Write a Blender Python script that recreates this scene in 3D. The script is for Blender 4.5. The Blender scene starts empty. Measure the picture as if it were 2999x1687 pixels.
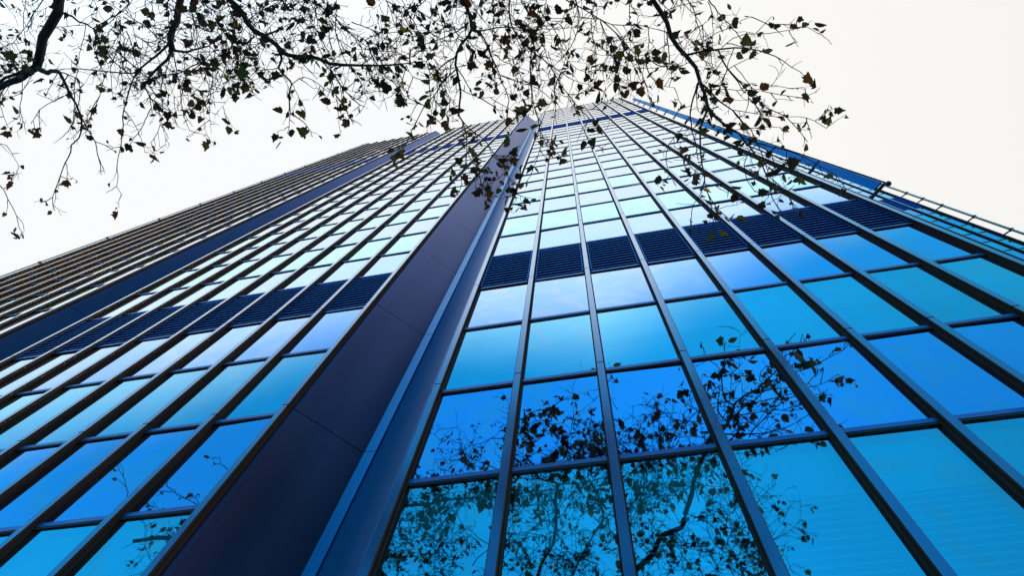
import bpy, math, random
from mathutils import Vector, Matrix, noise
S = 0.85                      # metres per facade unit
EYE = 1.6
C = bpy.context.scene.collection
rnd = random.Random(7)

# ------------------------------------------------------------------ camera
CAMROT = ((0.9816382, 0.1780419, 0.0684659), (-0.1487811, 0.9392517, -0.3093064), (-0.1193762, 0.2934405, 0.9484946))
FPX = 1935.23
CX, CY = 2.2373, -3.5719
CAM = Vector((CX*S, CY*S, EYE))
RIGHT, DOWN, FWD = (Vector(r) for r in CAMROT)
cd = bpy.data.cameras.new('camera'); cam = bpy.data.objects.new('camera', cd); C.objects.link(cam)
m = Matrix((RIGHT, -DOWN, -FWD)).transposed().to_4x4(); m.translation = CAM
cam.matrix_world = m
cd.sensor_width = 36; cd.lens = 36*FPX/2999; cd.clip_end = 2000; cd.clip_start = 0.05
sc = bpy.context.scene; sc.camera = cam

def ray(px, py):
    return ((px-1499.5)/FPX*RIGHT + (py-843.5)/FPX*DOWN + FWD).normalized()
def project(P):
    d = P-CAM; z = d.dot(FWD)
    if z < .05: return None
    return (1499.5+FPX*d.dot(RIGHT)/z, 843.5+FPX*d.dot(DOWN)/z)

# ------------------------------------------------------------------ materials
def mat(name):
    mt = bpy.data.materials.new(name); mt.use_nodes = True
    nt = mt.node_tree; b = nt.nodes['Principled BSDF']
    return mt, nt, b
def N(nt, t, **k):
    n = nt.nodes.new(t)
    for a, v in k.items(): setattr(n, a, v)
    return n
def noise_bump(nt, b, scale, strength, dist=0.01, detail=3):
    tc = N(nt, 'ShaderNodeTexCoord'); nz = N(nt, 'ShaderNodeTexNoise'); nz.inputs['Scale'].default_value = scale
    nz.inputs['Detail'].default_value = detail
    nt.links.new(tc.outputs['Object'], nz.inputs['Vector'])
    bp = N(nt, 'ShaderNodeBump'); bp.inputs['Strength'].default_value = strength; bp.inputs['Distance'].default_value = dist
    nt.links.new(nz.outputs['Fac'], bp.inputs['Height']); nt.links.new(bp.outputs['Normal'], b.inputs['Normal'])
    return nz, tc
def vary(nt, b, c1, c2, scale, stretch=(1, 1, 1)):
    tc = N(nt, 'ShaderNodeTexCoord'); mp = N(nt, 'ShaderNodeMapping'); mp.inputs['Scale'].default_value = stretch
    nz = N(nt, 'ShaderNodeTexNoise'); nz.inputs['Scale'].default_value = scale; nz.inputs['Detail'].default_value = 4
    rp = N(nt, 'ShaderNodeValToRGB'); rp.color_ramp.elements[0].position = .3; rp.color_ramp.elements[1].position = .7
    rp.color_ramp.elements[0].color = (*c1, 1); rp.color_ramp.elements[1].color = (*c2, 1)
    nt.links.new(tc.outputs['Object'], mp.inputs['Vector']); nt.links.new(mp.outputs['Vector'], nz.inputs['Vector'])
    nt.links.new(nz.outputs['Fac'], rp.inputs['Fac']); nt.links.new(rp.outputs['Color'], b.inputs['Base Color'])
    return nz
def metal(name, c1, c2, rough, scale=2, metallic=1.0, stretch=(1, 1, .15), bump=0):
    mt, nt, b = mat(name); vary(nt, b, c1, c2, scale, stretch)
    b.inputs['Metallic'].default_value = metallic; b.inputs['Roughness'].default_value = rough
    if bump: noise_bump(nt, b, 60, bump, .002)
    return mt

M = {}
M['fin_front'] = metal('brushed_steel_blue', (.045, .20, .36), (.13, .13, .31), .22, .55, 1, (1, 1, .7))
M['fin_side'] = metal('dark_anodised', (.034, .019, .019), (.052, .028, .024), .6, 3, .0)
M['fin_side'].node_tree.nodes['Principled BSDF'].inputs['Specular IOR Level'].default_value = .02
M['web'] = metal('glint_web', (.13, .085, .055), (.22, .14, .075), .35, 3, .9)  # golden sun glint of the fin grooves, put into the web colour
M['transom'] = metal('transom_metal', (.03, .12, .36), (.045, .15, .42), .34, 2, .8)
M['louvre'] = metal('louvre_metal', (.012, .085, .27), (.018, .11, .31), .35, 3, .9)
M['louvre'].node_tree.nodes['Principled BSDF'].inputs['Specular Tint'].default_value = (.35, .6, 1, 1)
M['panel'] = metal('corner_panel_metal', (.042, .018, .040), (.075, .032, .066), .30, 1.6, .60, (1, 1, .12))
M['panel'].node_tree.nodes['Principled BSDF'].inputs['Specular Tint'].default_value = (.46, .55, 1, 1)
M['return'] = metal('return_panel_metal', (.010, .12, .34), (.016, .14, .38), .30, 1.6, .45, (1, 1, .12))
cf = M['fin_front'].node_tree.nodes['Principled BSDF']; cf.inputs['Coat Weight'].default_value = 1; cf.inputs['Coat Roughness'].default_value = .12; cf.inputs['Coat IOR'].default_value = 1.6
M['post'] = metal('corner_post_metal', (.04, .20, .44), (.06, .24, .48), .32, 2, .9)
M['band'] = metal('navy_band', (.006, .042, .25), (.009, .05, .29), .9, 1, 0)
M['band'].node_tree.nodes['Principled BSDF'].inputs['Specular IOR Level'].default_value = .05
M['dark'] = metal('core_dark', (.012, .012, .016), (.016, .015, .02), .7, 1, 0)
M['rail'] = metal('rail_metal', (.30, .29, .28), (.38, .37, .36), .45, 3, .6)
M['bracket'] = metal('bracket_metal', (.02, .02, .04), (.03, .03, .05), .5, 3, .3)
M['blade'] = metal('blade_glass', (.004, .10, .26), (.006, .12, .30), .30, 1.5, .9)
M['blade'].node_tree.nodes['Principled BSDF'].inputs['Specular Tint'].default_value = (.25, .6, 1, 1)

def glass(name, tint, through):
    mt, nt, b = mat(name)
    b.inputs['Metallic'].default_value = 1.0; b.inputs['Roughness'].default_value = .015
    b.inputs['Coat Weight'].default_value = 1.0; b.inputs['Coat Roughness'].default_value = .01; b.inputs['Coat IOR'].default_value = 1.5
    tc = N(nt, 'ShaderNodeTexCoord')
    # slow waviness of the panes, as float glass has
    nz = N(nt, 'ShaderNodeTexNoise'); nz.inputs['Scale'].default_value = 1.1; nz.inputs['Detail'].default_value = 1
    nt.links.new(tc.outputs['Object'], nz.inputs['Vector'])
    bp = N(nt, 'ShaderNodeBump'); bp.inputs['Strength'].default_value = .25; bp.inputs['Distance'].default_value = .006
    nt.links.new(nz.outputs['Fac'], bp.inputs['Height']); nt.links.new(bp.outputs['Normal'], b.inputs['Normal'])
    # small pane-to-pane and in-pane tint differences
    n2 = N(nt, 'ShaderNodeTexNoise'); n2.inputs['Scale'].default_value = 1.6; n2.inputs['Detail'].default_value = 5
    mp = N(nt, 'ShaderNodeMapping'); mp.inputs['Scale'].default_value = (1.5, 1.5, .3)
    nt.links.new(tc.outputs['Object'], mp.inputs['Vector']); nt.links.new(mp.outputs['Vector'], n2.inputs['Vector'])
    geo = N(nt, 'ShaderNodeNewGeometry')
    mx = N(nt, 'ShaderNodeMath', operation='ADD'); mx.use_clamp = False
    nt.links.new(n2.outputs['Fac'], mx.inputs[0]); oi = N(nt, 'ShaderNodeObjectInfo'); ad = N(nt, 'ShaderNodeMath', operation='ADD'); nt.links.new(geo.outputs['Random Per Island'], ad.inputs[0]); nt.links.new(oi.outputs['Random'], ad.inputs[1])
    fr_ = N(nt, 'ShaderNodeMath', operation='FRACT'); nt.links.new(ad.outputs[0], fr_.inputs[0])
    nt.links.new(fr_.outputs[0], mx.inputs[1])
    rp = N(nt, 'ShaderNodeMapRange'); rp.inputs['From Min'].default_value = .3; rp.inputs['From Max'].default_value = 1.7
    rp.inputs['To Min'].default_value = .90; rp.inputs['To Max'].default_value = 1.10
    nt.links.new(mx.outputs[0], rp.inputs['Value'])
    hs = N(nt, 'ShaderNodeHueSaturation'); hs.inputs['Color'].default_value = (*tint, 1)
    nt.links.new(rp.outputs['Result'], hs.inputs['Value'])
    nt.links.new(hs.outputs['Color'], b.inputs['Base Color'])
    if through:
        tr = N(nt, 'ShaderNodeBsdfTransparent'); tr.inputs['Color'].default_value = (*through[1], 1)
        mix = N(nt, 'ShaderNodeMixShader')
        lw = N(nt, 'ShaderNodeLayerWeight'); lw.inputs['Blend'].default_value = .5
        r2 = N(nt, 'ShaderNodeMapRange'); r2.inputs['From Min'].default_value = .48; r2.inputs['From Max'].default_value = .82
        r2.inputs['To Min'].default_value = 1-through[0]; r2.inputs['To Max'].default_value = 1
        nt.links.new(lw.outputs['Facing'], r2.inputs['Value'])
        nt.links.new(r2.outputs['Result'], mix.inputs[0])
        nt.links.new(tr.outputs[0], mix.inputs[1]); nt.links.new(b.outputs[0], mix.inputs[2])
        nt.links.new(mix.outputs[0], nt.nodes['Material Output'].inputs['Surface'])
    return mt
M['spandrel'] = glass('spandrel_glass', (.16, .44, .93), None)
M['vision'] = glass('vision_glass', (.14, .72, .96), (.25, (.15, .95, 1)))
mt, nt, b = mat('blind_slats'); vary(nt, b, (.78, .84, .84), (.86, .88, .88), 1.5); b.inputs['Roughness'].default_value = .6; M['blind'] = mt
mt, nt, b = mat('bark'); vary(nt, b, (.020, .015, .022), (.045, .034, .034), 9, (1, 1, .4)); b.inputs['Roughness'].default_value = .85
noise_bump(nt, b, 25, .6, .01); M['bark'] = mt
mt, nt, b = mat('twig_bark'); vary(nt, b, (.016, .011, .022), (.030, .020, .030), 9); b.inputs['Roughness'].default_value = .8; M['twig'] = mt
def leafmat(name, c1, c2, tr):
    mt, nt, b = mat(name); nz = vary(nt, b, c1, c2, 14); b.inputs['Roughness'].default_value = .7; b.inputs['Specular IOR Level'].default_value = .2
    t = N(nt, 'ShaderNodeBsdfTranslucent'); t.inputs['Color'].default_value = (*tr, 1)
    mix = N(nt, 'ShaderNodeMixShader'); mix.inputs[0].default_value = .45
    nt.links.new(b.outputs[0], mix.inputs[1]); nt.links.new(t.outputs[0], mix.inputs[2])
    nt.links.new(mix.outputs[0], nt.nodes['Material Output'].inputs['Surface'])
    return mt
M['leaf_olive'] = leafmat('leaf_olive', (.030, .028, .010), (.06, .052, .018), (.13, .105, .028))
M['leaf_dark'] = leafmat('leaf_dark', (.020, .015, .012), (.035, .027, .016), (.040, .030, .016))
M['leaf_brown'] = leafmat('leaf_brown', (.045, .018, .012), (.075, .03, .014), (.16, .055, .018))
M['leaf_yellow'] = leafmat('leaf_yellow', (.30, .17, .02), (.42, .26, .03), (.85, .45, .02))
mt, nt, b = mat('paving_stone'); vary(nt, b, (.12, .115, .11), (.19, .185, .18), 3); b.inputs['Roughness'].default_value = .8; M['paving'] = mt

# ------------------------------------------------------------------ mesh helpers
class MB:
    def __init__(self): self.v = []; self.f = []; self.mi = []
    def quad_strip_box(self, p8, mi=0):
        o = len(self.v); self.v += [tuple(p) for p in p8]
        for f in ((0, 3, 2, 1), (4, 5, 6, 7), (0, 1, 5, 4), (1, 2, 6, 5), (2, 3, 7, 6), (3, 0, 4, 7)):
            self.f.append(tuple(o+i for i in f)); self.mi.append(mi)
    def box(self, x0, x1, y0, y1, z0, z1, mi=0, front=None):
        o = len(self.v)
        self.quad_strip_box([(x0, y0, z0), (x1, y0, z0), (x1, y1, z0), (x0, y1, z0), (x0, y0, z1), (x1, y0, z1), (x1, y1, z1), (x0, y1, z1)], mi)
        if front is not None: self.mi[-4] = front      # the face at y0
    def prism(self, poly, z0, z1, mi=0, mis=None):     # poly: plan points, counter-clockwise
        o = len(self.v); n = len(poly)
        self.v += [(x, y, z0) for x, y in poly] + [(x, y, z1) for x, y in poly]
        for i in range(n):
            j = (i+1) % n
            self.f.append((o+i, o+j, o+n+j, o+n+i)); self.mi.append(mis[i] if mis else mi)
        self.f.append(tuple(o+i for i in reversed(range(n)))); self.mi.append(mi)
        self.f.append(tuple(o+n+i for i in range(n))); self.mi.append(mi)
    def tube(self, pts, rad, sides=6, mi=0, cap=True):
        o = len(self.v); n = len(pts)
        up = Vector((.31, .77, .55))
        for k, p in enumerate(pts):
            t = (pts[min(k+1, n-1)]-pts[max(k-1, 0)])
            if t.length < 1e-7: t = Vector((0, 0, 1))
            t.normalize()
            a = t.cross(up)
            if a.length < .05: a = t.cross(Vector((1, 0, 0)))
            a.normalize(); bb = t.cross(a); up = bb.cross(t) if False else up
            for s in range(sides):
                w = 2*math.pi*s/sides
                self.v.append(tuple(p+(a*math.cos(w)+bb*math.sin(w))*rad[k]))
        for k in range(n-1):
            for s in range(sides):
                s2 = (s+1) % sides
                self.f.append((o+k*sides+s, o+k*sides+s2, o+(k+1)*sides+s2, o+(k+1)*sides+s)); self.mi.append(mi)
        if cap:
            self.f.append(tuple(o+s for s in reversed(range(sides)))); self.mi.append(mi)
            self.f.append(tuple(o+(n-1)*sides+s for s in range(sides))); self.mi.append(mi)
    def build(self, name, mats, parent=None, smooth=False, kind=None, label=None):
        me = bpy.data.meshes.new(name); me.from_pydata(self.v, [], self.f); me.update()
        for mm in (mats if isinstance(mats, (list, tuple)) else [mats]): me.materials.append(mm)
        me.polygons.foreach_set('material_index', self.mi)
        if smooth: me.polygons.foreach_set('use_smooth', [True]*len(me.polygons))
        ob = bpy.data.objects.new(name, me); C.objects.link(ob)
        if parent is not None: ob.parent = parent
        if kind: ob['kind'] = kind
        if label: ob['label'] = label
        return ob
def empty(name, loc, label, cat, group=None):
    o = bpy.data.objects.new(name, None); C.objects.link(o); o.location = loc
    o['label'] = label; o['category'] = cat
    if group: o['group'] = group
    return o
def X(v): return v*S
def Z(v): return EYE+v*S

# ------------------------------------------------------------------ ground
g = MB(); g.box(-400, 400, -400, 400, -.3, 0)
g.build('ground', M['paving'])['kind'] = 'structure'

# ------------------------------------------------------------------ the office tower
XR = [0.0, 1.072, 2.143, 3.192, 4.217, 5.199, 6.144, 7.109, 8.017]
XL = [-2.142, -3.186, -4.212, -5.210, -6.174, -7.213, -8.174, -9.125, -10.080]
XM = [-12.22-.962*i for i in range(9)]
T = [-1.8, 1.3, 3.55, 5.75, 7.80, 10.06, 12.22, 14.57, 16.55, 18.82, 20.95, 23.10, 25.20, 27.31, 29.43, 31.46, 33.49, 35.51, 37.52,
     39.48, 41.47, 43.40, 45.35, 47.27, 49.11, 51.91, 54.05, 56.2, 58.35, 60.5, 62.65, 64.8, 66.95, 69.1, 71.25, 73.4]
T = [v if i == 0 else (v*.982 if v < 60 else v-.9) for i, v in enumerate(T)]
BASE = 3                       # T[3] is the first full row above the paving that the photo shows whole
KIND = []
for i in range(len(T)-1):
    n = i-BASE
    k = 'spandrel' if n % 2 == 0 else 'vision'
    if i == 0: k = 'spandrel'
    if n == 3: k = 'louvre'
    if i == 24: k = 'band'
    KIND.append(k)
kk = 0
for i in range(len(T)-1):       # keep the alternation going above the band
    if i > 24: KIND[i] = ('vision', 'spandrel')[kk % 2]; kk += 1
TOP = 74.0
ZG = -EYE/S
JOINT = [7.804+4.29*k for k in range(-2, 16)]
GY = .082                      # the glass plane, behind the fin fronts
FW = .098                      # fin width

tower = empty('office_tower', (0, X(3), 0), 'tall glass office tower filling most of the frame, blue panes between vertical steel fins', 'building')
wing = empty('office_tower', (X(26), X(14), 0), 'distant set back tower wing with small blue panes at the right edge', 'building')
def rel(parent):               # children keep world coordinates
    return Matrix.Translation(parent.location).inverted()
def build(mb, name, mats, parent, **k):
    o = mb.build(name, mats, parent, **k)
    root = parent
    while root.parent: root = root.parent
    if parent is root: o.matrix_parent_inverse = rel(root)
    return o

def fin_mesh(x, top, y=0.0, z0=ZG, right_edge=False):
    mb = MB()
    js = [z0]+[j for j in JOINT if z0+.3 < j < top-.3]+[top]
    while js[-1]-js[-2] > 5: js.insert(-1, js[-2]+4.29)
    g = .011
    for a, b2 in zip(js[:-1], js[1:]):
        za, zb = Z(a+g), Z(b2-g)
        # front cap, bevelled at both edges; its front is the light face
        c = .007
        poly = [(x+c, y), (x+FW-c, y), (x+FW, y+c), (x+FW, y+.032), (x, y+.032), (x, y+c)]
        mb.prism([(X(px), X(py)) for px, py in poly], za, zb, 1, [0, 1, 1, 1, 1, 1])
    za, zb = Z(z0), Z(top-.02)
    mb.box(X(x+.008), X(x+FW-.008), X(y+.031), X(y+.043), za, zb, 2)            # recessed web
    mb.box(X(x-.012), X(x+FW+.012), X(y+.042), X(y+GY+.06), za, zb, 1)          # mullion frame that holds the glass
    return mb

def area(x0, x1, y, z0, z1):
    pts = [project(Vector((X(a), X(y), Z(b2)))) for a, b2 in ((x0, z0), (x1, z0), (x1, z1), (x0, z1))]
    if any(p is None for p in pts): return 0
    if max(p[0] for p in pts) < 0 or min(p[0] for p in pts) > 2999 or max(p[1] for p in pts) < 0 or min(p[1] for p in pts) > 1687: return 0
    px = [(min(max(p[0], 0), 2999), min(max(p[1], 0), 1687)) for p in pts]
    return abs(sum(px[i][0]*px[(i+1) % 4][1]-px[(i+1) % 4][0]*px[i][1] for i in range(4)))/2

def pane_box(mb, x0, x1, y, z0, z1, clear=False):
    t = rnd.gauss(0, .0022); u = rnd.gauss(0, .0016); c = X(y)+.004
    f = [c-t-u, c-t+u, c+t-u, c+t+u]                              # every pane sits a hair out of true
    mb.quad_strip_box([(X(x0), f[0], Z(z0)), (X(x1), f[1], Z(z0)), (X(x1), f[1]+.012, Z(z0)), (X(x0), f[0]+.012, Z(z0)),
                       (X(x0), f[2], Z(z1)), (X(x1), f[3], Z(z1)), (X(x1), f[3]+.012, Z(z1)), (X(x0), f[2]+.012, Z(z1))])
    if clear: del mb.f[-2]; del mb.mi[-2]                          # light goes in through the coated front sheet once
def blind_mesh(mb, x0, x1, y, z0, z1, seed):
    r = random.Random(seed)
    ya = X(y)+.075
    zs, ze = Z(z0), Z(z1)
    split = zs+(ze-zs)*(.60+r.uniform(-.10, .08))
    mb.box(X(x0), X(x1), ya+.02, ya+.028, split, ze)              # closed, flat part
    n = 15; h = (split-zs)/n
    for k in range(n):                                            # tilted slats below
        a = zs+k*h
        o = len(mb.v); d = .030; t = .003
        mb.quad_strip_box([(X(x0), ya, a), (X(x1), ya, a), (X(x1), ya+d, a+h*.70), (X(x0), ya+d, a+h*.70),
                           (X(x0), ya, a+t), (X(x1), ya, a+t), (X(x1), ya+d, a+h*.70+t), (X(x0), ya+d, a+h*.70+t)])
def louvre_mesh(x0, x1, y, z0, z1):
    mb = MB()
    n = 12; h = (z1-z0-.08)/n
    for k in range(n):
        a = z0+.04+k*h
        ya, yb = X(y)-.012, X(y)+.075
        za, zb = Z(a+h*.05), Z(a+h*.80)                           # blade: low at the front, high behind
        t = .016
        mb.quad_strip_box([(X(x0+.02), ya, za), (X(x1-.02), ya, za), (X(x1-.02), yb, zb), (X(x0+.02), yb, zb),
                           (X(x0+.02), ya, za+.032), (X(x1-.02), ya, za+.032), (X(x1-.02), yb, zb+t), (X(x0+.02), yb, zb+t)])
        mb.mi[-6] = 1  # blade underside: its shade is put in as the dark material
    mb.box(X(x0), X(x0+.018), X(y)-.02, X(y)+.08, Z(z0), Z(z1))
    mb.box(X(x1-.018), X(x1), X(y)-.02, X(y)+.08, Z(z0), Z(z1))
    mb.box(X(x0), X(x1), X(y)+.10, X(y)+.12, Z(z0), Z(z1), 1)
    return mb

def facade(root, bays, y, T, KIND, yoff=0.0):
    """bays: (x0, x1) clear openings between fins"""
    panes = {'window_pane': [], 'spandrel_pane': []}; trans = []
    for bi, (x0, x1) in enumerate(bays):
        for i in range(len(T)-1):
            z0, z1 = T[i], T[i+1]; k = KIND[i]
            yy = y+GY
            if k == 'vision': panes['window_pane'].append((area(x0, x1, yy, z0, z1), x0, x1, yy, z0+.005, z1-.005, bi*100+i))
            elif k == 'spandrel': panes['spandrel_pane'].append((area(x0, x1, yy, z0, z1), x0, x1, yy, z0+.005, z1-.005, bi*100+i))
            elif k == 'louvre': build(louvre_mesh(x0+.014, x1-.014, y+GY-.02, z0+.08, z1-.07), 'louvre_panel', [M['louvre'], M['dark']], root)
            else:
                mb = MB(); mb.box(X(x0), X(x1), X(y+GY-.03), X(y+GY), Z(z0+.05), Z(z1-.05)); build(mb, 'band_panel', M['band'], root)
            if i > 0: trans.append((area(x0, x1, yy, z0-.05, z0+.05), x0, x1, yy, z0))
    for nm, lst in panes.items():
        lst.sort(reverse=True)
        mt = M['vision'] if nm == 'window_pane' else M['spandrel']
        for (a, x0, x1, yy, z0, z1, sd) in lst[:100]:
            mb = MB(); pane_box(mb, x0, x1, yy, z0, z1, nm == 'window_pane'); p = build(mb, nm, mt, root)
            if nm == 'window_pane':
                bm_ = MB(); blind_mesh(bm_, x0+.02, x1-.02, yy, z0+.03, z1-.02, sd)
                o = bm_.build('blind', M['blind'], p); o.matrix_parent_inverse = rel(root) if False else Matrix()
        rest = MB(); rb = MB()
        for (a, x0, x1, yy, z0, z1, sd) in lst[100:]:
            pane_box(rest, x0, x1, yy, z0, z1, nm == 'window_pane')
            if nm == 'window_pane': rb.box(X(x0+.02), X(x1-.02), X(yy)+.09, X(yy)+.10, Z(z0+.02), Z(z1-.02))
        if lst[100:]:
            p = build(rest, nm, mt, root, kind='stuff')
            if nm == 'window_pane': rb.build('blind', M['blind'], p, kind='stuff')
    trans.sort(reverse=True)
    def tr(mb, x0, x1, yy, z0):
        ya = X(yy)
        # front rail with a small sill nosing and a drip behind
        mb.box(X(x0), X(x1), ya-.017, ya-.001, Z(z0)+.004, Z(z0)+.064)
        mb.box(X(x0), X(x1), ya-.013, ya-.0015, Z(z0)-.022, Z(z0)+.002, 1)
    for (a, x0, x1, yy, z0) in trans[:100]:
        mb = MB(); tr(mb, x0, x1, yy, z0); build(mb, 'transom', [M['transom'], M['dark']], root)
    rest = MB()
    for (a, x0, x1, yy, z0) in trans[100:]: tr(rest, x0, x1, yy, z0)
    if trans[100:]: build(rest, 'transom', [M['transom'], M['dark']], root, kind='stuff')

bays = []
for i in range(8): bays.append((XR[i]+FW+.010, XR[i+1]-.010))
for XS in (XL, XM):
    for i in range(8): bays.append((XS[i+1]+FW+.010, XS[i]-.010))
facade(tower, bays, 0.0, T, KIND)
for xs in (XR, XL, XM):
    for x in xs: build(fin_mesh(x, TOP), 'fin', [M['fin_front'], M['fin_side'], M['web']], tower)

def notch(xl, xr):
    """recess between fin xl (its right edge) and fin xr (its left edge): flat, 45 degree face, post, return face, flat"""
    w = xr-xl
    a = (xl, .09); b2 = (xl+.06, .09); d = w*.415
    cpt = (b2[0]+d-.05, .09+d-.03); e = (cpt[0]+.165, cpt[1]); f2 = (xr-.06, .09); h = (xr, .09)
    js = [ZG]+[j for j in JOINT if j > ZG+.3]+[TOP+.12]
    while js[-1]-js[-2] > 5: js.insert(-1, js[-2]+4.29)
    def curve(p0, corner, p1, n=6):
        return [((1-t)**2*p0[0]+2*t*(1-t)*corner[0]+t*t*p1[0], (1-t)**2*p0[1]+2*t*(1-t)*corner[1]+t*t*p1[1]) for t in [k/n for k in range(n+1)]]
    left = [a]+curve((b2[0]-.05, .09), b2, (b2[0]+.06, .09+.06))+[(cpt[0]-.004, cpt[1]-.004)]
    right = [(e[0]+.004, e[1]-.004), f2, h]
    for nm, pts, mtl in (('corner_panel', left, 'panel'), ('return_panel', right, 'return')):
        mb = MB()
        for z0, z1 in zip(js[:-1], js[1:]):
            o = len(mb.v); n = len(pts)
            back = [(x, y+.05) for x, y in pts]
            mb.prism([(X(x), X(y)) for x, y in pts+back[::-1]], Z(z0+.008), Z(z1-.008))
        build(mb, nm, M[mtl], tower)
    mb = MB()
    for z0, z1 in zip(js[:-1], js[1:]):
        mb.box(X(cpt[0]), X(e[0]), X(cpt[1]-.03), X(cpt[1]+.03), Z(z0+.008), Z(z1-.008))
    build(mb, 'corner_post', M['post'], tower)
    mb = MB(); pts = [(a[0], a[1]+.06), (b2[0], b2[1]+.06), (cpt[0], cpt[1]+.06), (e[0], e[1]+.06), (f2[0], f2[1]+.06), (h[0], h[1]+.06)]
    back = [(x, y+.05) for x, y in pts]
    mb.prism([(X(x), X(y)) for x, y in pts+back[::-1]], Z(ZG), Z(TOP)); build(mb, 'backing_wall', M['dark'], tower)
notch(XL[0]+FW+.012, XR[0]-.012)
notch(XM[0]+FW+.012, XL[8]-.012)
# end chamfers of the tower and its core
mb = MB()
for xa, sgn in ((XR[8]+FW+.012, 1), (XM[8]-.012, -1)):
    pts = [(xa, .105), (xa+sgn*.10, .105), (xa+sgn*1.0, 1.0), (xa+sgn*1.0, 9.0), (xa+sgn*.94, 9.0), (xa+sgn*.94, 1.03), (xa+sgn*.07, .17), (xa, .17)]
    if sgn < 0: pts = pts[::-1]
    js = [ZG]+[j for j in JOINT if j > ZG+.3]+[TOP]
    while js[-1]-js[-2] > 5: js.insert(-1, js[-2]+4.29)
    for z0, z1 in zip(js[:-1], js[1:]): mb.prism([(X(x), X(y)) for x, y in pts], Z(z0+.008), Z(z1-.008))
build(mb, 'end_panel', M['panel'], tower)
mb = MB()
for x0, x1 in ((XM[8]+.02, XM[0]+.06), (XL[8]+.02, XL[0]+.06), (XR[0]+.03, XR[8]+.06)):
    mb.box(X(x0), X(x1), X(.42), X(1.2), Z(ZG), Z(TOP-.3))
mb.box(X(XM[8]-.5), X(XR[8]+.6), X(1.2), X(9), Z(ZG), Z(TOP-.2))
build(mb, 'core', M['dark'], tower)
mb = MB()
for x0, x1 in ((XM[8]-.012, XM[0]+FW+.01), (XL[8]-.012, XL[0]+FW+.01), (XR[0]-.012, XR[8]+FW+.01)):
    mb.box(X(x0), X(x1), X(.075), X(.5), Z(73.45), Z(73.95))
build(mb, 'parapet', M['fin_front'], tower)

# maintenance rail with a glass blade at the right corner
def cyl(p0, p1, r, sides=12):
    mb = MB(); mb.tube([p0, p1], [r, r], sides); return mb
rx, ry, zr = 9.676, .416, 16.838
ix, iy = 9.17, .90
mb = MB()
u = Vector((rx-ix, ry-iy, 0)).normalized(); nrm = Vector((-u.y, u.x, 0))
p_out = Vector((rx, ry, 0)); p_in = p_out-u*.245
t = nrm*.02
js = [zr+.14+4.29*k for k in range(13)]+[TOP+1.2]
for z0, z1 in zip(js[:-1], js[1:]):
    q8 = []
    for zz in (z0+.02, z1-.02):
        for p in (p_in-t, p_out-t, p_out+t, p_in+t): q8.append((X(p.x), X(p.y), Z(zz)))
    mb.quad_strip_box(q8)
blade = build(mb, 'rail_blade', M['blade'], tower)
mb = MB(); mb.tube([Vector((X(rx+.03*u.x), X(ry+.03*u.y), Z(zr-.15))), Vector((X(rx+.03*u.x), X(ry+.03*u.y), Z(TOP+1.3)))], [.018, .018], 10)
nb = 24                                                         # rounded end of the tube
pc = Vector((X(rx+.03*u.x), X(ry+.03*u.y), Z(zr-.15)))
mb.tube([pc+Vector((0, 0, dz)) for dz in (-.058, -.045, -.02, .012, .04, .05)], [.012, .04, .057, .057, .04, .03], 14)
build(mb, 'rail_tube', M['bracket'], tower, smooth=True)
for k in range(14):
    zz = zr+4.29*k
    if zz > TOP: break
    mb = MB()
    for r_, (a, b2) in ((.045, (0.0, 1.0)),):
        p0 = Vector((X(ix), X(iy), Z(zz))); p1 = Vector((X(rx), X(ry), Z(zz)))
        mb.tube([p0, p0.lerp(p1, .12), p0.lerp(p1, .13), p1], [.055, .055, r_, r_*.8], 8)
    mb.box(X(ix)-.09, X(ix)+.03, X(iy)-.03, X(iy)+.09, Z(zz)-.07, Z(zz)+.07)
    build(mb, 'rail_bracket', M['bracket'], tower)
# slim rail at the far left edge of the tower
lx = XM[8]-.17
mb = MB(); mb.tube([Vector((X(lx), X(-.02), Z(ZG))), Vector((X(lx), X(-.02), Z(TOP+.3)))], [.022, .022], 8)
build(mb, 'guide_rail', M['rail'], tower, smooth=True)
for k in range(-2, 16):
    mb = MB(); zz = 7.804+4.29*k
    mb.tube([Vector((X(XM[8]-.02), X(.10), Z(zz))), Vector((X(lx), X(-.02), Z(zz)))], [.022, .022], 6)
    mb.box(X(lx)-.035, X(lx)+.035, X(-.02)-.035, X(-.02)+.035, Z(zz)-.05, Z(zz)+.05)
    build(mb, 'guide_bracket', M['bracket'], tower)

# ------------------------------------------------------------------ the set back wing on the right
WY = 11.892-GY
xe = 29.53
WX = [xe-.945*k for k in range(9)]             # left edge of each fin, from the right
TW = [52.86+2.145*k for k in range(-25, 26)]
KW = []
for i in range(len(TW)-1):
    k = 'spandrel' if (i % 2) else 'vision'
    if 54.9 < TW[i] < 59.0: k = 'band'
    KW.append(k)
WF = .10
wb = [(WX[k+1]+WF, WX[k]) for k in range(8)]
WTOP = 105.5
facade(wing, wb, WY, TW, KW)
def wfin(x):
    mb = MB()
    mb.box(X(x), X(x+WF), X(WY+GY-.11), X(WY+GY+.1), Z(ZG), Z(WTOP), 1, front=0)
    return mb
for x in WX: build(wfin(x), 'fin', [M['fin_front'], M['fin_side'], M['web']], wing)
mb = MB(); mb.box(X(WX[-1]), X(xe+WF), X(WY+GY+.3), X(WY+9), Z(ZG), Z(WTOP-.2)); build(mb, 'core', M['dark'], wing)
mb = MB(); wx, wy = 30.08, 11.53
mb.tube([Vector((X(wx), X(wy), Z(5))), Vector((X(wx), X(wy), Z(WTOP)))], [.075, .075], 8); build(mb, 'guide_rail', M['rail'], wing, smooth=True)
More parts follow.
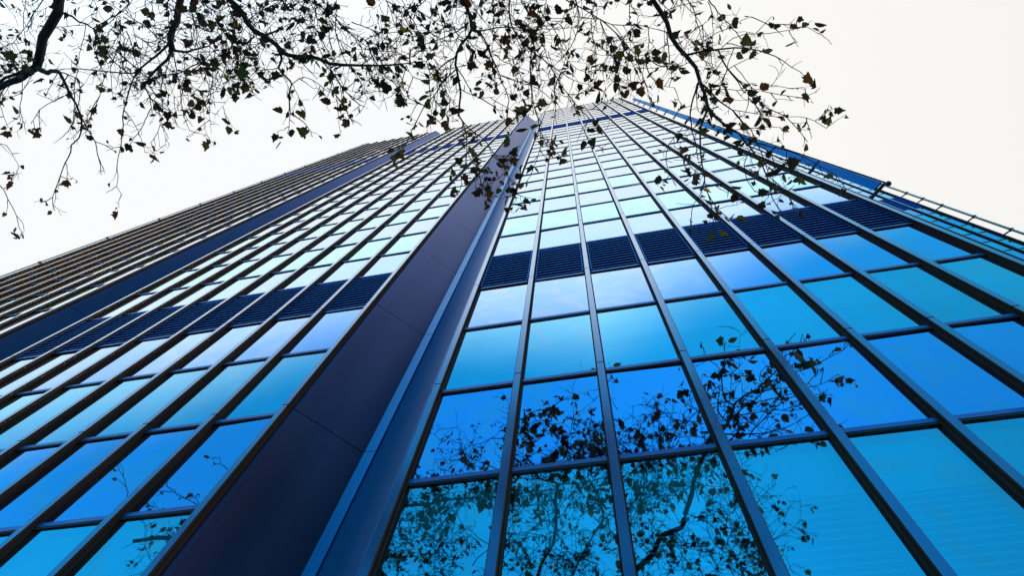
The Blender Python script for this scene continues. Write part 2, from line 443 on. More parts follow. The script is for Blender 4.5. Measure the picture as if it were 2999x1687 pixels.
for zz in [45.0-4.2*k for k in range(1, 8)]+[45.0, 49.14, 53.37, 56.25, 58.95]+[58.95+4.29*k for k in range(1, 11)]:
    mb = MB(); mb.tube([Vector((X(xe+WF-.02), X(WY+.02), Z(zz))), Vector((X(wx), X(wy), Z(zz)))], [.05, .05], 6)
    mb.box(X(wx)-.09, X(wx)+.09, X(wy)-.09, X(wy)+.09, Z(zz)-.08, Z(zz)+.08)
    build(mb, 'guide_bracket', M['bracket'], wing)

# ------------------------------------------------------------------ the plane tree overhead
TR = random.Random(21)
# main limbs and hanging branches, sketched from the photo as seen from below; the first value is the height
# above the eye at the limb's first and last point, then its thickness there (cm), then the course
LIMBS = {
 'A': [
  (9.4, 9.1, 13, 11, [(200,-190),(184,-90),(174,0),(170,33),(147,73),(128,109),(117,152),(107,196)]),
  (9.1, 9.0, 8.5, 6, [(107,196),(82,209),(63,226),(27,239),(0,253),(-60,285),(-140,300)]),
  (9.1, 9.3, 4.5, 3, [(104,194),(92,196),(52,215),(16,228),(-20,245),(-90,250)]),
  (9.1, 8.4, 6.5, 2.0, [(107,196),(120,204),(141,213),(148,208),(169,207),(174,215),(190,239),(207,275),(226,307),(236,338)]),
  (8.4, 8.1, 1.9, .5, [(236,338),(239,377),(231,403),(209,425),(207,444),(192,475),(178,511),(168,540),(154,576),(154,598),(161,617)]),
  (8.1, 8.1, .8, .3, [(154,577),(137,588),(118,594)]), (8.2, 8.2, .7, .3, [(178,516),(192,522),(209,524)]),
  (8.4, 8.2, 1.6, .4, [(236,338),(260,382),(279,415),(284,449),(293,478),(296,512)]),
  (8.3, 8.2, .8, .3, [(279,415),(308,425),(337,444)]),
  (9.0, 8.7, 1.7, 1.0, [(169,207),(199,218),(218,226),(245,246)]),
  (8.7, 8.5, 1.0, .3, [(245,246),(218,272),(188,280),(141,303),(117,320),(101,348),(97,354),(102,373)]),
  (9.3, 9.5, 2.6, .8, [(184,36),(212,46),(231,63),(250,68),(272,82),(294,71),(321,52),(343,44),(367,27),(395,-10)]),
  (9.8, 9.4, 1.0, .4, [(77,-50),(75,0),(69,41),(71,95),(79,136)]), (9.8, 9.4, 1.7, .5, [(140,-40),(126,0),(100,33),(90,68),(79,92)]),
  (9.0, 8.4, 1.0, .3, [(65,226),(65,272),(57,326),(60,355)]), (8.9, 8.5, 1.2, .3, [(27,239),(6,270),(0,300),(10,340),(24,372)]),
  (8.6, 8.3, 1.3, .4, [(-50,480),(0,543),(12,555),(24,584),(41,613),(48,632),(55,665),(65,682)]),
  (8.4, 8.4, .6, .3, [(12,552),(26,545),(41,502)]), (8.6, 8.4, .9, .3, [(-30,415),(0,420),(19,425),(36,449),(55,485)]),
  (9.0, 8.7, 1.0, .3, [(-80,150),(-20,140),(30,130),(60,95)]), (8.9, 8.5, 1.2, .3, [(52,215),(30,180),(-10,160),(-50,120)]),
 ],
 'B': [
  (9.9, 9.4, 10.5, 8, [(560,-190),(545,-80),(530,0),(522,33),(517,60),(506,82),(500,114),(505,147)]),
  (9.4, 8.9, 4.2, 2.4, [(505,147),(490,174),(462,199),(438,226),(430,239)]), (8.9, 8.5, 2.2, .5, [(430,239),(424,250),(435,275),(441,299),(446,330)]),
  (9.5, 9.0, 3.2, 1.0, [(497,125),(462,160),(430,185),(402,207),(389,215),(354,213),(313,209),(272,204),(231,200),(190,201)]),
  (9.3, 9.2, 3.2, 1.2, [(509,147),(544,152),(571,144),(612,133),(617,125),(645,100)]),
  (9.2, 8.8, 1.1, .4, [(615,133),(615,158),(626,174),(639,207),(653,245),(655,258)]), (9.1, 9.0, .9, .3, [(626,171),(653,169),(680,171)]),
  (9.0, 8.4, 1.9, .4, [(402,207),(392,226),(381,250),(373,286),(362,321),(359,343),(362,364),(359,394),(353,430),(346,463),(342,483),(346,516),(342,545),(356,569)]),
  (9.2, 8.6, .9, .3, [(549,155),(579,174),(606,207),(613,237),(612,272),(598,302)]),
  (9.2, 8.5, 1.5, .4, [(506,150),(517,204),(525,245),(530,283),(533,315),(544,354),(555,381)]), (9.2, 8.5, 1.2, .4, [(538,152),(541,196),(547,245),(552,299),(560,326)]),
  (9.6, 9.5, 1.8, .5, [(500,130),(462,109),(435,82),(402,63),(370,40),(320,10)]),
  (8.9, 8.5, 1.1, .3, [(430,239),(450,270),(480,300),(505,330),(520,372)]), (8.7, 8.3, .9, .3, [(435,275),(455,310),(470,345),(462,385),(440,420)]),
  (8.8, 8.4, 1.0, .3, [(362,321),(385,350),(405,385),(418,420),(424,445)]), (9.0, 8.6, 1.0, .3, [(313,209),(300,240),(292,280),(275,320),(262,360)]),
  (9.0, 8.7, 1.0, .3, [(305,209),(290,180),(275,140),(262,120)]), (9.6, 9.3, 1.2, .3, [(351,44),(353,90),(352,150),(360,205)]),
  (9.3, 8.7, .9, .3, [(571,144),(577,100),(566,60),(556,20)]), (9.2, 8.5, 1.0, .3, [(505,150),(485,210),(470,260),(480,300)]),
 ],
 'D': [
  (10.2, 9.3, 8.6, 4.6, [(580,-170),(630,-70),(672,0),(691,14),(711,38),(725,67),(744,91),(778,106),(802,125),(821,144),(840,159),(869,166)]),
  (9.3, 8.6, 4.6, .5, [(869,166),(908,166),(937,173),(966,185),(1009,190),(1057,192),(1110,190),(1153,188),(1216,183),(1249,178)]),
  (9.4, 8.7, 3.0, 1.2, [(822,146),(824,173),(816,197),(826,212),(850,236),(855,245),(848,265),(848,298),(850,332)]),
  (8.7, 8.4, 1.2, .3, [(850,332),(889,356),(908,385),(915,400)]), (8.7, 8.5, .9, .3, [(850,332),(846,370),(842,392)]),
  (9.0, 8.4, 1.7, .4, [(937,175),(966,202),(985,231),(1009,265),(1033,284),(1067,298)]),
  (8.9, 9.3, 1.3, .4, [(1057,190),(1081,173),(1105,149),(1119,125),(1135,100)]),
  (9.8, 9.2, 1.7, .5, [(870,-40),(908,0),(946,24),(975,43),(1004,82),(1033,101),(1060,125),(1100,150)]),
  (9.6, 9.2, .9, .3, [(927,20),(917,96),(908,160)]), (9.6, 9.9, 1.3, .4, [(722,62),(768,29),(816,10),(850,-10)]),
  (9.4, 9.6, 1.3, .4, [(775,104),(816,89),(840,72),(869,60),(908,58)]), (9.9, 9.4, 1.2, .4, [(570,-20),(600,14),(638,38),(667,82),(687,125)]),
  (9.1, 8.5, 1.0, .3, [(855,245),(890,225),(925,240),(950,260),(985,280)]), (9.0, 8.5, 1.0, .3, [(966,202),(975,240),(985,280),(1010,310),(1022,345)]),
  (9.3, 8.7, 1.0, .3, [(822,212),(795,212),(775,200),(750,190)]), (9.2, 8.8, .8, .3, [(795,212),(785,240),(788,250)]),
  (9.3, 8.8, .9, .3, [(690,125),(705,150),(720,180),(740,190)]), (8.8, 8.4, .9, .3, [(1110,190),(1125,220),(1150,240),(1175,265)]),
  (9.5, 9.0, 1.0, .3, [(1020,95),(1060,110),(1085,125),(1140,125),(1170,105)]), (9.7, 9.4, 1.2, .3, [(1130,0),(1160,15),(1200,22),(1240,40)]),
 ],
 'E': [
  (9.7, 8.6, 4.6, 2.0, [(1290,-190),(1330,-80),(1354,0),(1368,24),(1378,53),(1383,82),(1373,106),(1349,130),(1339,154),(1335,188),(1339,212),(1347,250),(1349,274),(1344,308),(1343,337)]),
  (8.6, 8.2, 1.3, .4, [(1343,337),(1363,375),(1366,413),(1368,442),(1378,466),(1400,490)]),
  (8.6, 8.0, 1.4, .5, [(1343,337),(1373,375),(1407,399),(1426,418),(1445,447),(1469,476),(1484,500),(1489,524),(1491,543),(1502,562),(1512,585)]),
  (8.2, 8.1, .7, .3, [(1450,454),(1489,459),(1508,462)]), (8.3, 8.0, .9, .3, [(1392,490),(1404,519),(1412,548),(1431,567),(1469,582)]),
  (8.2, 8.0, .7, .3, [(1484,500),(1460,520),(1440,535),(1410,545)]), (8.3, 8.0, .7, .3, [(1368,442),(1362,480),(1350,510),(1352,540)]),
  (9.0, 8.6, 1.8, .5, [(1337,166),(1301,185),(1277,212),(1274,231),(1289,250),(1306,269),(1335,303)]),
  (8.9, 8.2, 1.5, .4, [(1337,200),(1296,240),(1272,279),(1243,308),(1224,346),(1205,385),(1190,420),(1172,452)]),
  (8.6, 8.3, .7, .3, [(1272,279),(1277,310),(1275,345),(1302,370)]), (8.5, 8.2, .7, .3, [(1243,308),(1225,300),(1210,285)]),
  (9.2, 8.5, 1.9, .5, [(1383,87),(1407,96),(1426,130),(1440,168),(1460,207),(1469,240),(1484,269),(1491,293),(1484,337)]),
  (9.2, 9.0, 1.6, .5, [(1384,88),(1416,89),(1455,79),(1498,79),(1537,82),(1570,79),(1610,75)]),
  (8.8, 8.3, 1.0, .3, [(1468,221),(1508,236),(1556,250),(1585,264),(1618,293)]), (8.8, 8.5, .9, .3, [(1347,258),(1375,275),(1400,285),(1450,283)]),
  (9.2, 9.1, .8, .3, [(1378,60),(1350,85),(1320,85),(1285,70)]), (8.9, 8.6, .7, .3, [(1274,231),(1240,235),(1210,225),(1190,190)]),
 ],
 'F': [
  (9.8, 8.3, 2.2, .5, [(1490,-150),(1494,-60),(1493,0),(1491,38),(1498,72),(1513,101),(1537,130),(1556,149),(1585,168),(1609,188),(1623,212),(1638,240),(1662,274),(1681,298),(1700,322),(1724,346),(1748,375)]),
  (9.0, 8.1, 1.5, .4, [(1556,150),(1553,192),(1556,231),(1558,269),(1565,313),(1575,346),(1582,385),(1585,418),(1609,428),(1633,450)]),
  (8.3, 8.1, .6, .3, [(1585,418),(1575,457),(1570,476),(1562,490)]), (9.4, 9.2, 1.1, .3, [(1498,67),(1537,87),(1566,99),(1633,103)]),
  (9.8, 9.2, 1.8, .6, [(1600,-60),(1660,0),(1681,10),(1729,36),(1758,55),(1792,70),(1825,72),(1869,72),(1900,79),(1952,92)]),
  (9.3, 8.6, 1.3, .3, [(1758,55),(1796,87),(1830,125),(1859,159),(1873,197),(1893,250),(1900,279),(1905,300)]),
  (9.3, 8.8, .8, .3, [(1758,60),(1777,106),(1801,144),(1806,183),(1800,235)]), (9.3, 9.2, 1.1, .3, [(1758,55),(1729,53),(1681,48),(1633,53),(1590,50)]),
  (9.0, 8.5, .8, .3, [(1609,188),(1650,215),(1680,235),(1720,245)]), (8.7, 8.3, .8, .3, [(1662,274),(1690,275),(1720,262)]), (9.2, 8.7, .8, .3, [(1730,60),(1735,110),(1745,150),(1715,210)]),
  (9.6, 9.2, 1.0, .3, [(1560,-20),(1580,20),(1600,60),(1640,90)]), (9.6, 9.3, .9, .3, [(1840,-20),(1850,20),(1870,45),(1865,72)]),
  (8.5, 8.2, .7, .3, [(1700,322),(1735,318),(1760,300),(1790,302)]), (8.4, 8.1, .6, .3, [(1724,346),(1712,380),(1722,402)]),
 ],
 'H': [
  (9.6, 8.7, 6.2, 4.2, [(1835,-180),(1875,-70),(1911,0),(1930,29),(1954,67),(1963,106),(1987,139),(2012,163),(2036,197),(2048,231),(2050,240)]),
  (8.7, 8.1, 2.1, .4, [(2049,236),(2043,245),(2036,269),(2024,308),(2021,337),(2028,386),(2038,430),(2045,470)]),
  (8.7, 8.5, 3.6, 3.2, [(2050,240),(2064,274),(2074,317)]),
  (8.5, 7.7, 2.3, .4, [(2074,317),(2062,346),(2052,380),(2050,430),(2055,478),(2062,507),(2064,535),(2074,569),(2084,608),(2089,656)]),
  (8.0, 7.8, .8, .3, [(2062,530),(2050,569),(2031,598),(2024,637),(2022,660)]),
  (8.5, 7.6, 2.8, .4, [(2074,317),(2098,346),(2132,370),(2165,390),(2180,412),(2199,435),(2218,459),(2233,483),(2245,512),(2252,540),(2262,579),(2281,613),(2310,650)]),
  (8.3, 7.7, 1.3, .4, [(2165,396),(2209,415),(2257,430),(2305,439),(2353,459),(2401,487),(2449,512),(2473,545)]),
  (8.7, 8.2, 2.1, 1.0, [(2050,240),(2079,264),(2108,298),(2146,322),(2175,356),(2199,375),(2206,394)]),
  (8.2, 7.8, 1.2, .4, [(2206,394),(2218,420),(2233,454),(2242,483),(2252,512)]), (8.3, 8.2, .7, .3, [(2199,375),(2247,370),(2286,373)]),
  (8.9, 8.5, 2.4, .5, [(2012,160),(2060,149),(2103,143),(2151,139),(2199,142),(2247,154),(2291,175),(2319,195),(2343,209)]),
  (8.7, 8.1, 1.7, .4, [(2103,144),(2117,178),(2132,202),(2161,231),(2190,264),(2218,293),(2252,317),(2300,341),(2339,380),(2365,415)]),
  (8.9, 8.7, 1.1, .3, [(2045,149),(2069,115),(2098,94),(2127,84),(2161,62),(2199,48)]),
  (8.8, 8.6, 1.0, .3, [(2113,140),(2146,111),(2185,99),(2257,96),(2310,87),(2339,79),(2367,79),(2394,96)]), (8.7, 8.7, .6, .25, [(2213,98),(2240,68),(2262,46)]),
  (8.6, 8.5, .7, .3, [(2132,202),(2175,178),(2223,154)]), (8.6, 8.4, .6, .25, [(2130,205),(2110,240),(2090,260)]),
  (8.6, 8.3, .9, .3, [(2082,262),(2137,262),(2199,264),(2257,252),(2310,257),(2358,260)]), (8.4, 8.3, .6, .25, [(2230,266),(2257,272),(2329,284),(2375,288)]),
  (8.5, 8.3, .7, .3, [(2192,267),(2190,308),(2180,337)]), (8.4, 8.1, .9, .3, [(2146,322),(2214,332),(2281,341),(2363,344),(2420,375)]),
  (9.2, 9.2, 1.1, .3, [(1944,34),(1992,14),(2040,5),(2074,-5)]), (9.0, 8.9, .8, .3, [(1963,106),(2012,111),(2064,144)]), (9.0, 8.9, .6, .25, [(1992,108),(2031,89),(2079,55)]),
  (8.0, 7.7, .7, .3, [(2055,478),(2035,500),(2010,470),(1990,440)]), (7.9, 7.6, .7, .3, [(2066,540),(2110,545),(2150,560)]), (7.9, 7.6, .7, .3, [(2074,569),(2100,610),(2135,640)]),
  (8.2, 7.9, .8, .3, [(2021,345),(1990,385),(1960,420),(1950,470),(1962,512)]), (8.0, 7.7, .7, .3, [(2199,435),(2180,480),(2190,530),(2210,560)]),
  (8.0, 7.6, .7, .3, [(2245,512),(2280,540),(2310,575),(2330,610)]), (8.1, 7.7, .7, .3, [(2209,415),(2260,450),(2320,490),(2360,520)]),
 ],
}
tree = empty('plane_tree', (-3.0, -9.5, 0), 'bare limbed plane tree with sparse brown leaves overhanging the tower front', 'tree')
TRI = Matrix.Translation(tree.location).inverted()
YMAX = -.30

def at(px, py, h):
    d = ray(px, py); return CAM+d*(h/d.z)
def smooth_course(P, step):
    """Catmull-Rom through P, resampled"""
    out = []
    for i in range(len(P)-1):
        p0 = P[max(i-1, 0)]; p1 = P[i]; p2 = P[i+1]; p3 = P[min(i+2, len(P)-1)]
        n = max(1, int((p2-p1).length/step))
        for k in range(n):
            t = k/n
            out.append(.5*((2*p1)+(p2-p0)*t+(2*p0-5*p1+4*p2-p3)*t*t+(3*p1-p0-3*p2+p3)*t**3))
    out.append(P[-1]); return out

def rv():
    while True:
        v = Vector((TR.uniform(-1, 1), TR.uniform(-1, 1), TR.uniform(-1, 1)))
        if .01 < v.length < 1: return v.normalized()

HALF = [(0, 0), (.20, -.07), (.46, .02), (.36, .20), (.58, .42), (.40, .44), (.34, .60), (.20, .66), (.12, .84), (0, 1.02)]
HALF2 = [(0, 0), (.24, -.02), (.40, .12), (.50, .38), (.36, .46), (.30, .66), (.14, .80), (0, .98)]
HALF3 = [(0, 0), (.10, .02), (.20, .2), (.26, .42), (.20, .66), (.08, .86), (0, 1.0)]
def add_leaf(mb, tw, node, size, tone):
    hang = (Vector((0, 0, -.75))+rv()*.85).normalized()
    pet = node+hang*size*TR.uniform(.25, .55)
    tw.tube([node, pet], [.0016, .0011], 3, 0, False)
    ax = (hang+rv()*.45).normalized()
    sd = ax.cross(rv())
    if sd.length < .1: sd = ax.cross(Vector((1, 0, 0)))
    sd.normalize(); nm = sd.cross(ax)
    fold = TR.uniform(-.15, .85); curl = TR.uniform(-.3, .75); H = TR.choice((HALF, HALF, HALF2, HALF2, HALF3)); wd = TR.uniform(.75, 1.1)
    for s in (-1, 1):
        o = len(mb.v); jit = TR.uniform(.85, 1.12)
        for (a, l) in H:
            a2 = a*wd*jit
            z = a2*math.sin(fold)+curl*(l-.3)**2*.5+curl*a2*a2*.6
            mb.v.append(tuple(pet+(sd*(s*a2*math.cos(fold))+ax*l+nm*z)*size))
        n = len(H)
        mb.f.append(tuple(range(o, o+n)) if s > 0 else tuple(reversed(range(o, o+n)))); mb.mi.append(tone)

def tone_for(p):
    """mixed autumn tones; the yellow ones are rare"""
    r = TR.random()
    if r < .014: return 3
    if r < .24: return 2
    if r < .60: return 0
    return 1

NLEAF = [0]
def twig(tw, lf, p, d, L, r, depth, leafy):
    step = .055; n = max(2, int(L/step)); pts = [p.copy()]; q = p.copy(); dd = d.copy()
    zig = rv()
    for k in range(n):
        dd = (dd+rv()*.22+zig*(.25 if k % 2 else -.25)+Vector((0, .02, -.05))).normalized()
        q = q+dd*step*TR.uniform(.8, 1.2)
        if q.y > YMAX: q.y = YMAX; dd.y = -abs(dd.y)
        pts.append(q.copy())
        if depth < 2 and k > 0 and TR.random() < (.34 if depth == 0 else .26):
            sdir = (dd+rv()*.9).normalized()
            twig(tw, lf, q, sdir, L*TR.uniform(.25, .6), r*.6, depth+1, leafy)
        if k > 1 and TR.random() < .026*leafy: leaf(lf, tw, q)
    m2 = len(pts)
    tw.tube(pts, [max(.0034, r*1.25*(1-.55*i/(m2-1))) for i in range(m2)], 3 if r < .005 else 4, 1, False)
    if TR.random() < .26*leafy:
        leaf(lf, tw, q)
        if TR.random() < .35*leafy: leaf(lf, tw, pts[-2])
def leaf(lf, tw, q, big=1.0):
    NLEAF[0] += 1
    add_leaf(lf, tw, q, TR.choice((.065, .08, .095, .11, .125, .145, .165))*TR.uniform(.85, 1.15)*big, tone_for(q))
def strand(tw, lf, p, tan, L, r, leafy):
    """a long hanging branchlet: zigzags outwards and droops, short spurs on both sides, leaves mostly near its end"""
    step = .075; n = max(4, int(L/step)); q = p.copy(); pts = [q.copy()]
    dd = (tan*.35+Vector((TR.uniform(-.75, .75), TR.uniform(.35, 1.1), TR.uniform(-.5, .1)))).normalized()
    sidev = dd.cross(rv()).normalized()
    for k in range(n):
        dd = (dd+sidev*(.20 if k % 2 else -.20)+rv()*.15+Vector((0, .03, -.05))).normalized()
        q = q+dd*step*TR.uniform(.8, 1.25)
        if q.y > YMAX: break
        pts.append(q.copy()); t = k/n
        if k > 1 and TR.random() < .62:
            sd = (dd*.6+sidev*(1 if k % 2 else -1)*.8+rv()*.5).normalized()
            twig(tw, lf, q, sd, TR.uniform(.07, .30)*(1.15-.5*t), r*.55, 1, leafy*(.35+1.0*t))
        if t > .35 and TR.random() < .22*leafy: leaf(lf, tw, q, 1.1)
    m2 = len(pts)
    tw.tube(pts, [max(.0042, r*1.25*(1-.5*i/m2)) for i in range(m2)], 4, 1, False)
    for k in range(TR.choice((0, 1, 2, 2, 3))):
        if leafy > TR.random(): leaf(lf, tw, pts[max(0, m2-1-k)], 1.15)

boughs = {}
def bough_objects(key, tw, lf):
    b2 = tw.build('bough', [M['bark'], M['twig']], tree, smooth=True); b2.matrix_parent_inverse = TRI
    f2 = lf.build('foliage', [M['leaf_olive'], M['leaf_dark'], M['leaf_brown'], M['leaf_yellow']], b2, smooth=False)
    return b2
fork = Vector((-3.0, -9.3, 4.6))
for key, lst in LIMBS.items():
    tw, lf = MB(), MB()
    off = TR.uniform(-.15, .25)+(.9 if key in 'AB' else 0)
    for li, (h0, h1, d0, d1, pts) in enumerate(lst):
        n = len(pts)
        P = [at(x, y, (h0+(h1-h0)*i/(n-1)+off)*1.1) for i, (x, y) in enumerate(pts)]
        r0, r1 = max(.0075, d0/182*1.35), max(.0048, d1/182*1.15)
        cs = smooth_course(P, .09 if d0 < 3 else .14)
        for i in range(1, len(cs)-1):
            cs[i] = cs[i]+rv()*min(.012, .004+r0*.1)
            if cs[i].y > YMAX: cs[i].y = YMAX
        m2 = len(cs)
        rad = [r0+(r1-r0)*(i/(m2-1))**.8 for i in range(m2)]
        if li == 0:                                    # carry the bough back and down to the trunk
            v = cs[0]
            back = [fork, fork+(v-fork)*.22+Vector((0, 0, 1.5)), fork+(v-fork)*.6+Vector((0, 0, 1.5)), v+(cs[0]-cs[1]).normalized()*.5]
            bc = [q_ if i_ in (0,) else q_+rv()*.10 for i_, q_ in enumerate(smooth_course(back, .45))]; bc = smooth_course(bc, .15)
            for q_ in bc[len(bc)//3::3]:
                twig(tw, lf, q_, rv(), TR.uniform(.3, .9), .007, 0, 1.0)
            tw.tube(bc+cs, [r0*1.9-(r0*.9)*i/len(bc) for i in range(len(bc))]+rad, 9, 0)
        else:
            tw.tube(cs, rad, 8 if d0 > 3 else (5 if d0 > 1.2 else 4), 0 if d0 > 1.2 else 1)
        # side twigs
        y0 = pts[0][1]
        d = 0; nxt = TR.uniform(.03, .12)
        for i in range(1, m2):
            d += (cs[i]-cs[i-1]).length
            if d > nxt:
                d = 0; pr_ = project(cs[i])
                dense = 1.0
                if pr_ and pr_[1] < 230 and pr_[0] < 1900: dense = 1.5
                nxt = TR.uniform(.08, .24)/dense*(1.4 if rad[i] > .02 else 1.0)
                tan = (cs[i]-cs[i-1]).normalized()
                side = tan.cross(rv()).normalized()
                dr = (tan*TR.uniform(.1, .9)+side*TR.uniform(.5, 1)+Vector((0, .10, -.22))).normalized()
                tl = i/(m2-1)
                L = TR.uniform(.12, .42)*(1.25 if rad[i] > .012 else 1)*(1.2 if dense > 1 else .9)
                leafy = 1.0
                if pr_ and pr_[0] < 700: leafy = .72
                elif pr_ and pr_[1] < 200: leafy = .85
                if pr_ and pr_[0] > 2080: leafy = .75
                if pr_ and pr_[1] > 330 and pr_[0] > 1150: leafy = 1.9
                if pr_ and pr_[1] > 370 and 1150 < pr_[0] < 1700: leafy = 3.2; nxt *= .6
                pxy = pr_ or (0, 0)
                if TR.random() < .34 and rad[i] < .05 and pxy[1] < 330 and not (pxy[0] > 2250 or (1700 < pxy[0] < 1900 and pxy[1] > 180)):
                    LS = TR.uniform(.35, 1.15)*(1 if pxy[1] < 150 else .62)
                    strand(tw, lf, cs[i], tan, LS, TR.uniform(.0052, .0078), leafy)
                else:
                    twig(tw, lf, cs[i], dr, L*.9, TR.uniform(.0042, .0066), 0 if TR.random() < .7 else 1, leafy)
        if d0 < 1.5:                                    # leaves at the hanging tips
            for k in range(TR.randint(1, 3)): leaf(lf, tw, cs[-1-k])
    # the higher, denser part of the crown behind each bough
    span = {'A': (-120, 330), 'B': (250, 700), 'D': (600, 1240), 'E': (1180, 1480), 'F': (1440, 1900), 'H': (1850, 2080)}[key]
    cnt = {'A': 20, 'B': 40, 'D': 56, 'E': 18, 'F': 40, 'H': 8}[key]
    for k in range(cnt+{'A': 40, 'B': 30, 'D': 40, 'E': 60, 'F': 60, 'H': 55}[key]):
        x = TR.uniform(*span); y = TR.uniform(-330, 120) if TR.random() < .75 else TR.uniform(60, 190)
        h = TR.uniform(10.2, 12.4)
        if k >= cnt: y = TR.uniform(-1150, -200)
        p = at(x, y, h)
        dr = (Vector((TR.uniform(-.9, .9), TR.uniform(.1, 1), TR.uniform(-.5, .3)))).normalized()
        n = TR.randint(8, 18); q = p.copy(); cs = [q.copy()]
        for _ in range(n):
            dr = (dr+rv()*.28).normalized(); q = q+dr*.09
            if q.y > YMAX-.1: break
            cs.append(q.copy())
        if len(cs) < 3: continue
        m2 = len(cs); r0 = TR.uniform(.005, .011)
        tw.tube(cs, [r0*(1-.7*i/m2) for i in range(m2)], 4, 1)
        for i in range(1, m2):
            if TR.random() < .55:
                tan = (cs[i]-cs[i-1]).normalized(); side = tan.cross(rv()).normalized()
                twig(tw, lf, cs[i], (tan*.5+side+Vector((0, .05, -.1))).normalized(), TR.uniform(.15, .5), .005, 0, 1.0)
    bough_objects(key, tw, lf)
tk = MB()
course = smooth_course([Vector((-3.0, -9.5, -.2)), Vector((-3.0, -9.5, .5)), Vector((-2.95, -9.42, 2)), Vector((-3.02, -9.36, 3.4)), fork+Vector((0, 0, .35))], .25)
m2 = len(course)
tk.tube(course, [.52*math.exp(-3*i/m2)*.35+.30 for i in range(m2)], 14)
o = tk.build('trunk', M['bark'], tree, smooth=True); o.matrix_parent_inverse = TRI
print('leaves', NLEAF[0])

# ------------------------------------------------------------------ light
SUN = Vector((.68, -.06, .73)).normalized()
el = math.asin(SUN.z); az = math.atan2(SUN.x, SUN.y)
w = bpy.data.worlds.new('World'); sc.world = w; w.use_nodes = True
nt = w.node_tree; bg = nt.nodes['Background']
sky = N(nt, 'ShaderNodeTexSky', sky_type='NISHITA'); sky.sun_disc = False; sky.sun_elevation = el; sky.sun_rotation = az
sky.air_density = 1.0; sky.dust_density = .3; sky.ozone_density = 2.5
tc = N(nt, 'ShaderNodeTexCoord')
sp = N(nt, 'ShaderNodeSeparateXYZ'); nt.links.new(tc.outputs['Generated'], sp.inputs[0])
def mth(op, a, b2=None, clamp=False):
    n = N(nt, 'ShaderNodeMath', operation=op); n.use_clamp = clamp
    for i, v in enumerate((a, b2)):
        if v is None: continue
        if isinstance(v, (int, float)): n.inputs[i].default_value = v
        else: nt.links.new(v, n.inputs[i])
    return n.outputs[0]
# a white cloud deck covers the front and the zenith; unseen sky to the back and right is shaped blue to tint the panes
nz = N(nt, 'ShaderNodeTexNoise'); nz.inputs['Scale'].default_value = 2.2; nz.inputs['Detail'].default_value = 5
nt.links.new(tc.outputs['Generated'], nz.inputs['Vector'])
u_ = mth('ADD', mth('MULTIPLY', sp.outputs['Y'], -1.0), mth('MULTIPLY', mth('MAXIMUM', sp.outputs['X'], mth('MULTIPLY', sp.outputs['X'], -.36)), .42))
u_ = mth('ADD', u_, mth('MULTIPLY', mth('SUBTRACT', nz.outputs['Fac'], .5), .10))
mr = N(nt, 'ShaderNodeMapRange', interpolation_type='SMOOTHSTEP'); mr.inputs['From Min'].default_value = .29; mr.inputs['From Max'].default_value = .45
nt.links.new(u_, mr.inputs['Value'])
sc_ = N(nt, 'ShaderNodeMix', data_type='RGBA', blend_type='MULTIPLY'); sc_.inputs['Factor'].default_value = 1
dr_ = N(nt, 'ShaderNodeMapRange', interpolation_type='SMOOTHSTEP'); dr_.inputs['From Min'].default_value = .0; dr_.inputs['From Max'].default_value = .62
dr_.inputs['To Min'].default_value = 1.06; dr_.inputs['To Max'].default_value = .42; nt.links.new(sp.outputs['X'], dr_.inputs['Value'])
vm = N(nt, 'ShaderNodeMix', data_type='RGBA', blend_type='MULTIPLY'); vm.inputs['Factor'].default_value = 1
nt.links.new(sky.outputs[0], vm.inputs[6]); nt.links.new(dr_.outputs['Result'], vm.inputs[7]); nt.links.new(vm.outputs[2], sc_.inputs[6]); sc_.inputs[7].default_value = (.2, 2.05, 2.15, 1)  # blue pushed up to colour the glass reflections
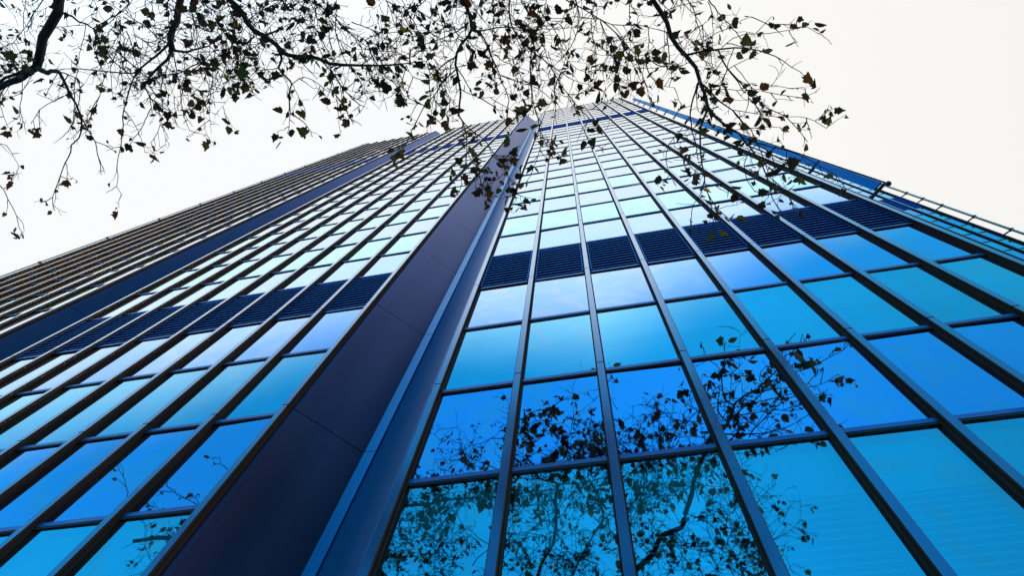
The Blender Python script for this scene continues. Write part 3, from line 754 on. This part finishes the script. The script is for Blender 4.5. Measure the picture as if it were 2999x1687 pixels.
# cloud radiance: a little lower to the right, lifted further back to brighten the panes
dim = mth('SUBTRACT', 1.0, mth('MULTIPLY', mth('POWER', mth('MAXIMUM', sp.outputs['X'], 0.0), 2.0), .2))
cl = N(nt, 'ShaderNodeMix', data_type='RGBA', blend_type='MULTIPLY'); cl.inputs['Factor'].default_value = 1
BGS = .15
cl.inputs[6].default_value = (.96/BGS, .962/BGS, .95/BGS, 1)
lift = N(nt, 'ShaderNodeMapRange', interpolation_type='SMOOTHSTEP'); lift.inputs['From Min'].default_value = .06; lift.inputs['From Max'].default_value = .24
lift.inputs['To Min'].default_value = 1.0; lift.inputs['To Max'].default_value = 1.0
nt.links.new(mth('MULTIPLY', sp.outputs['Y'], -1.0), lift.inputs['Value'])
nt.links.new(dim, cl.inputs[7])
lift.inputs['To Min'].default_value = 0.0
lr = N(nt, 'ShaderNodeMapRange', interpolation_type='SMOOTHSTEP'); lr.inputs['From Min'].default_value = -.6; lr.inputs['From Max'].default_value = .6
nt.links.new(sp.outputs['X'], lr.inputs['Value'])
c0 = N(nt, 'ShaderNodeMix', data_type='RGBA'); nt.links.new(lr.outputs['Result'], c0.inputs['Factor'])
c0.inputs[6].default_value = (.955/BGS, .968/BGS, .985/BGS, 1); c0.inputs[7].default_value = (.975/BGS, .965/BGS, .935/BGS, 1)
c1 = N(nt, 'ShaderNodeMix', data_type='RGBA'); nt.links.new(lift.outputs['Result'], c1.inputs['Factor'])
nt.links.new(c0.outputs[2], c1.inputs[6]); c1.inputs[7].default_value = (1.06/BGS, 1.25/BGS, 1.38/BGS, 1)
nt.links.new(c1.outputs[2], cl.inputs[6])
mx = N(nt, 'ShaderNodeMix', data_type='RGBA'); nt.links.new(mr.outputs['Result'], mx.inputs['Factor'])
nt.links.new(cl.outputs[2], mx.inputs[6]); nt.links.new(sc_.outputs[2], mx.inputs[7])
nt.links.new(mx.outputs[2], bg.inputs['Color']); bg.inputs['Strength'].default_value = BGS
ld = bpy.data.lights.new('sun', 'SUN'); ld.energy = 1.1; ld.angle = math.radians(10); ld.color = (1, .78, .5)
lo = bpy.data.objects.new('sun', ld); C.objects.link(lo); lo.rotation_euler = (-SUN).to_track_quat('-Z', 'Y').to_euler(); lo.location = (20, -20, 60)

sc.view_settings.view_transform = 'Standard'; sc.view_settings.look = 'None'; sc.view_settings.exposure = 0; sc.view_settings.gamma = 1
cy = sc.cycles; cy.max_bounces = 8; cy.glossy_bounces = 5; cy.transparent_max_bounces = 12; cy.use_denoising = True
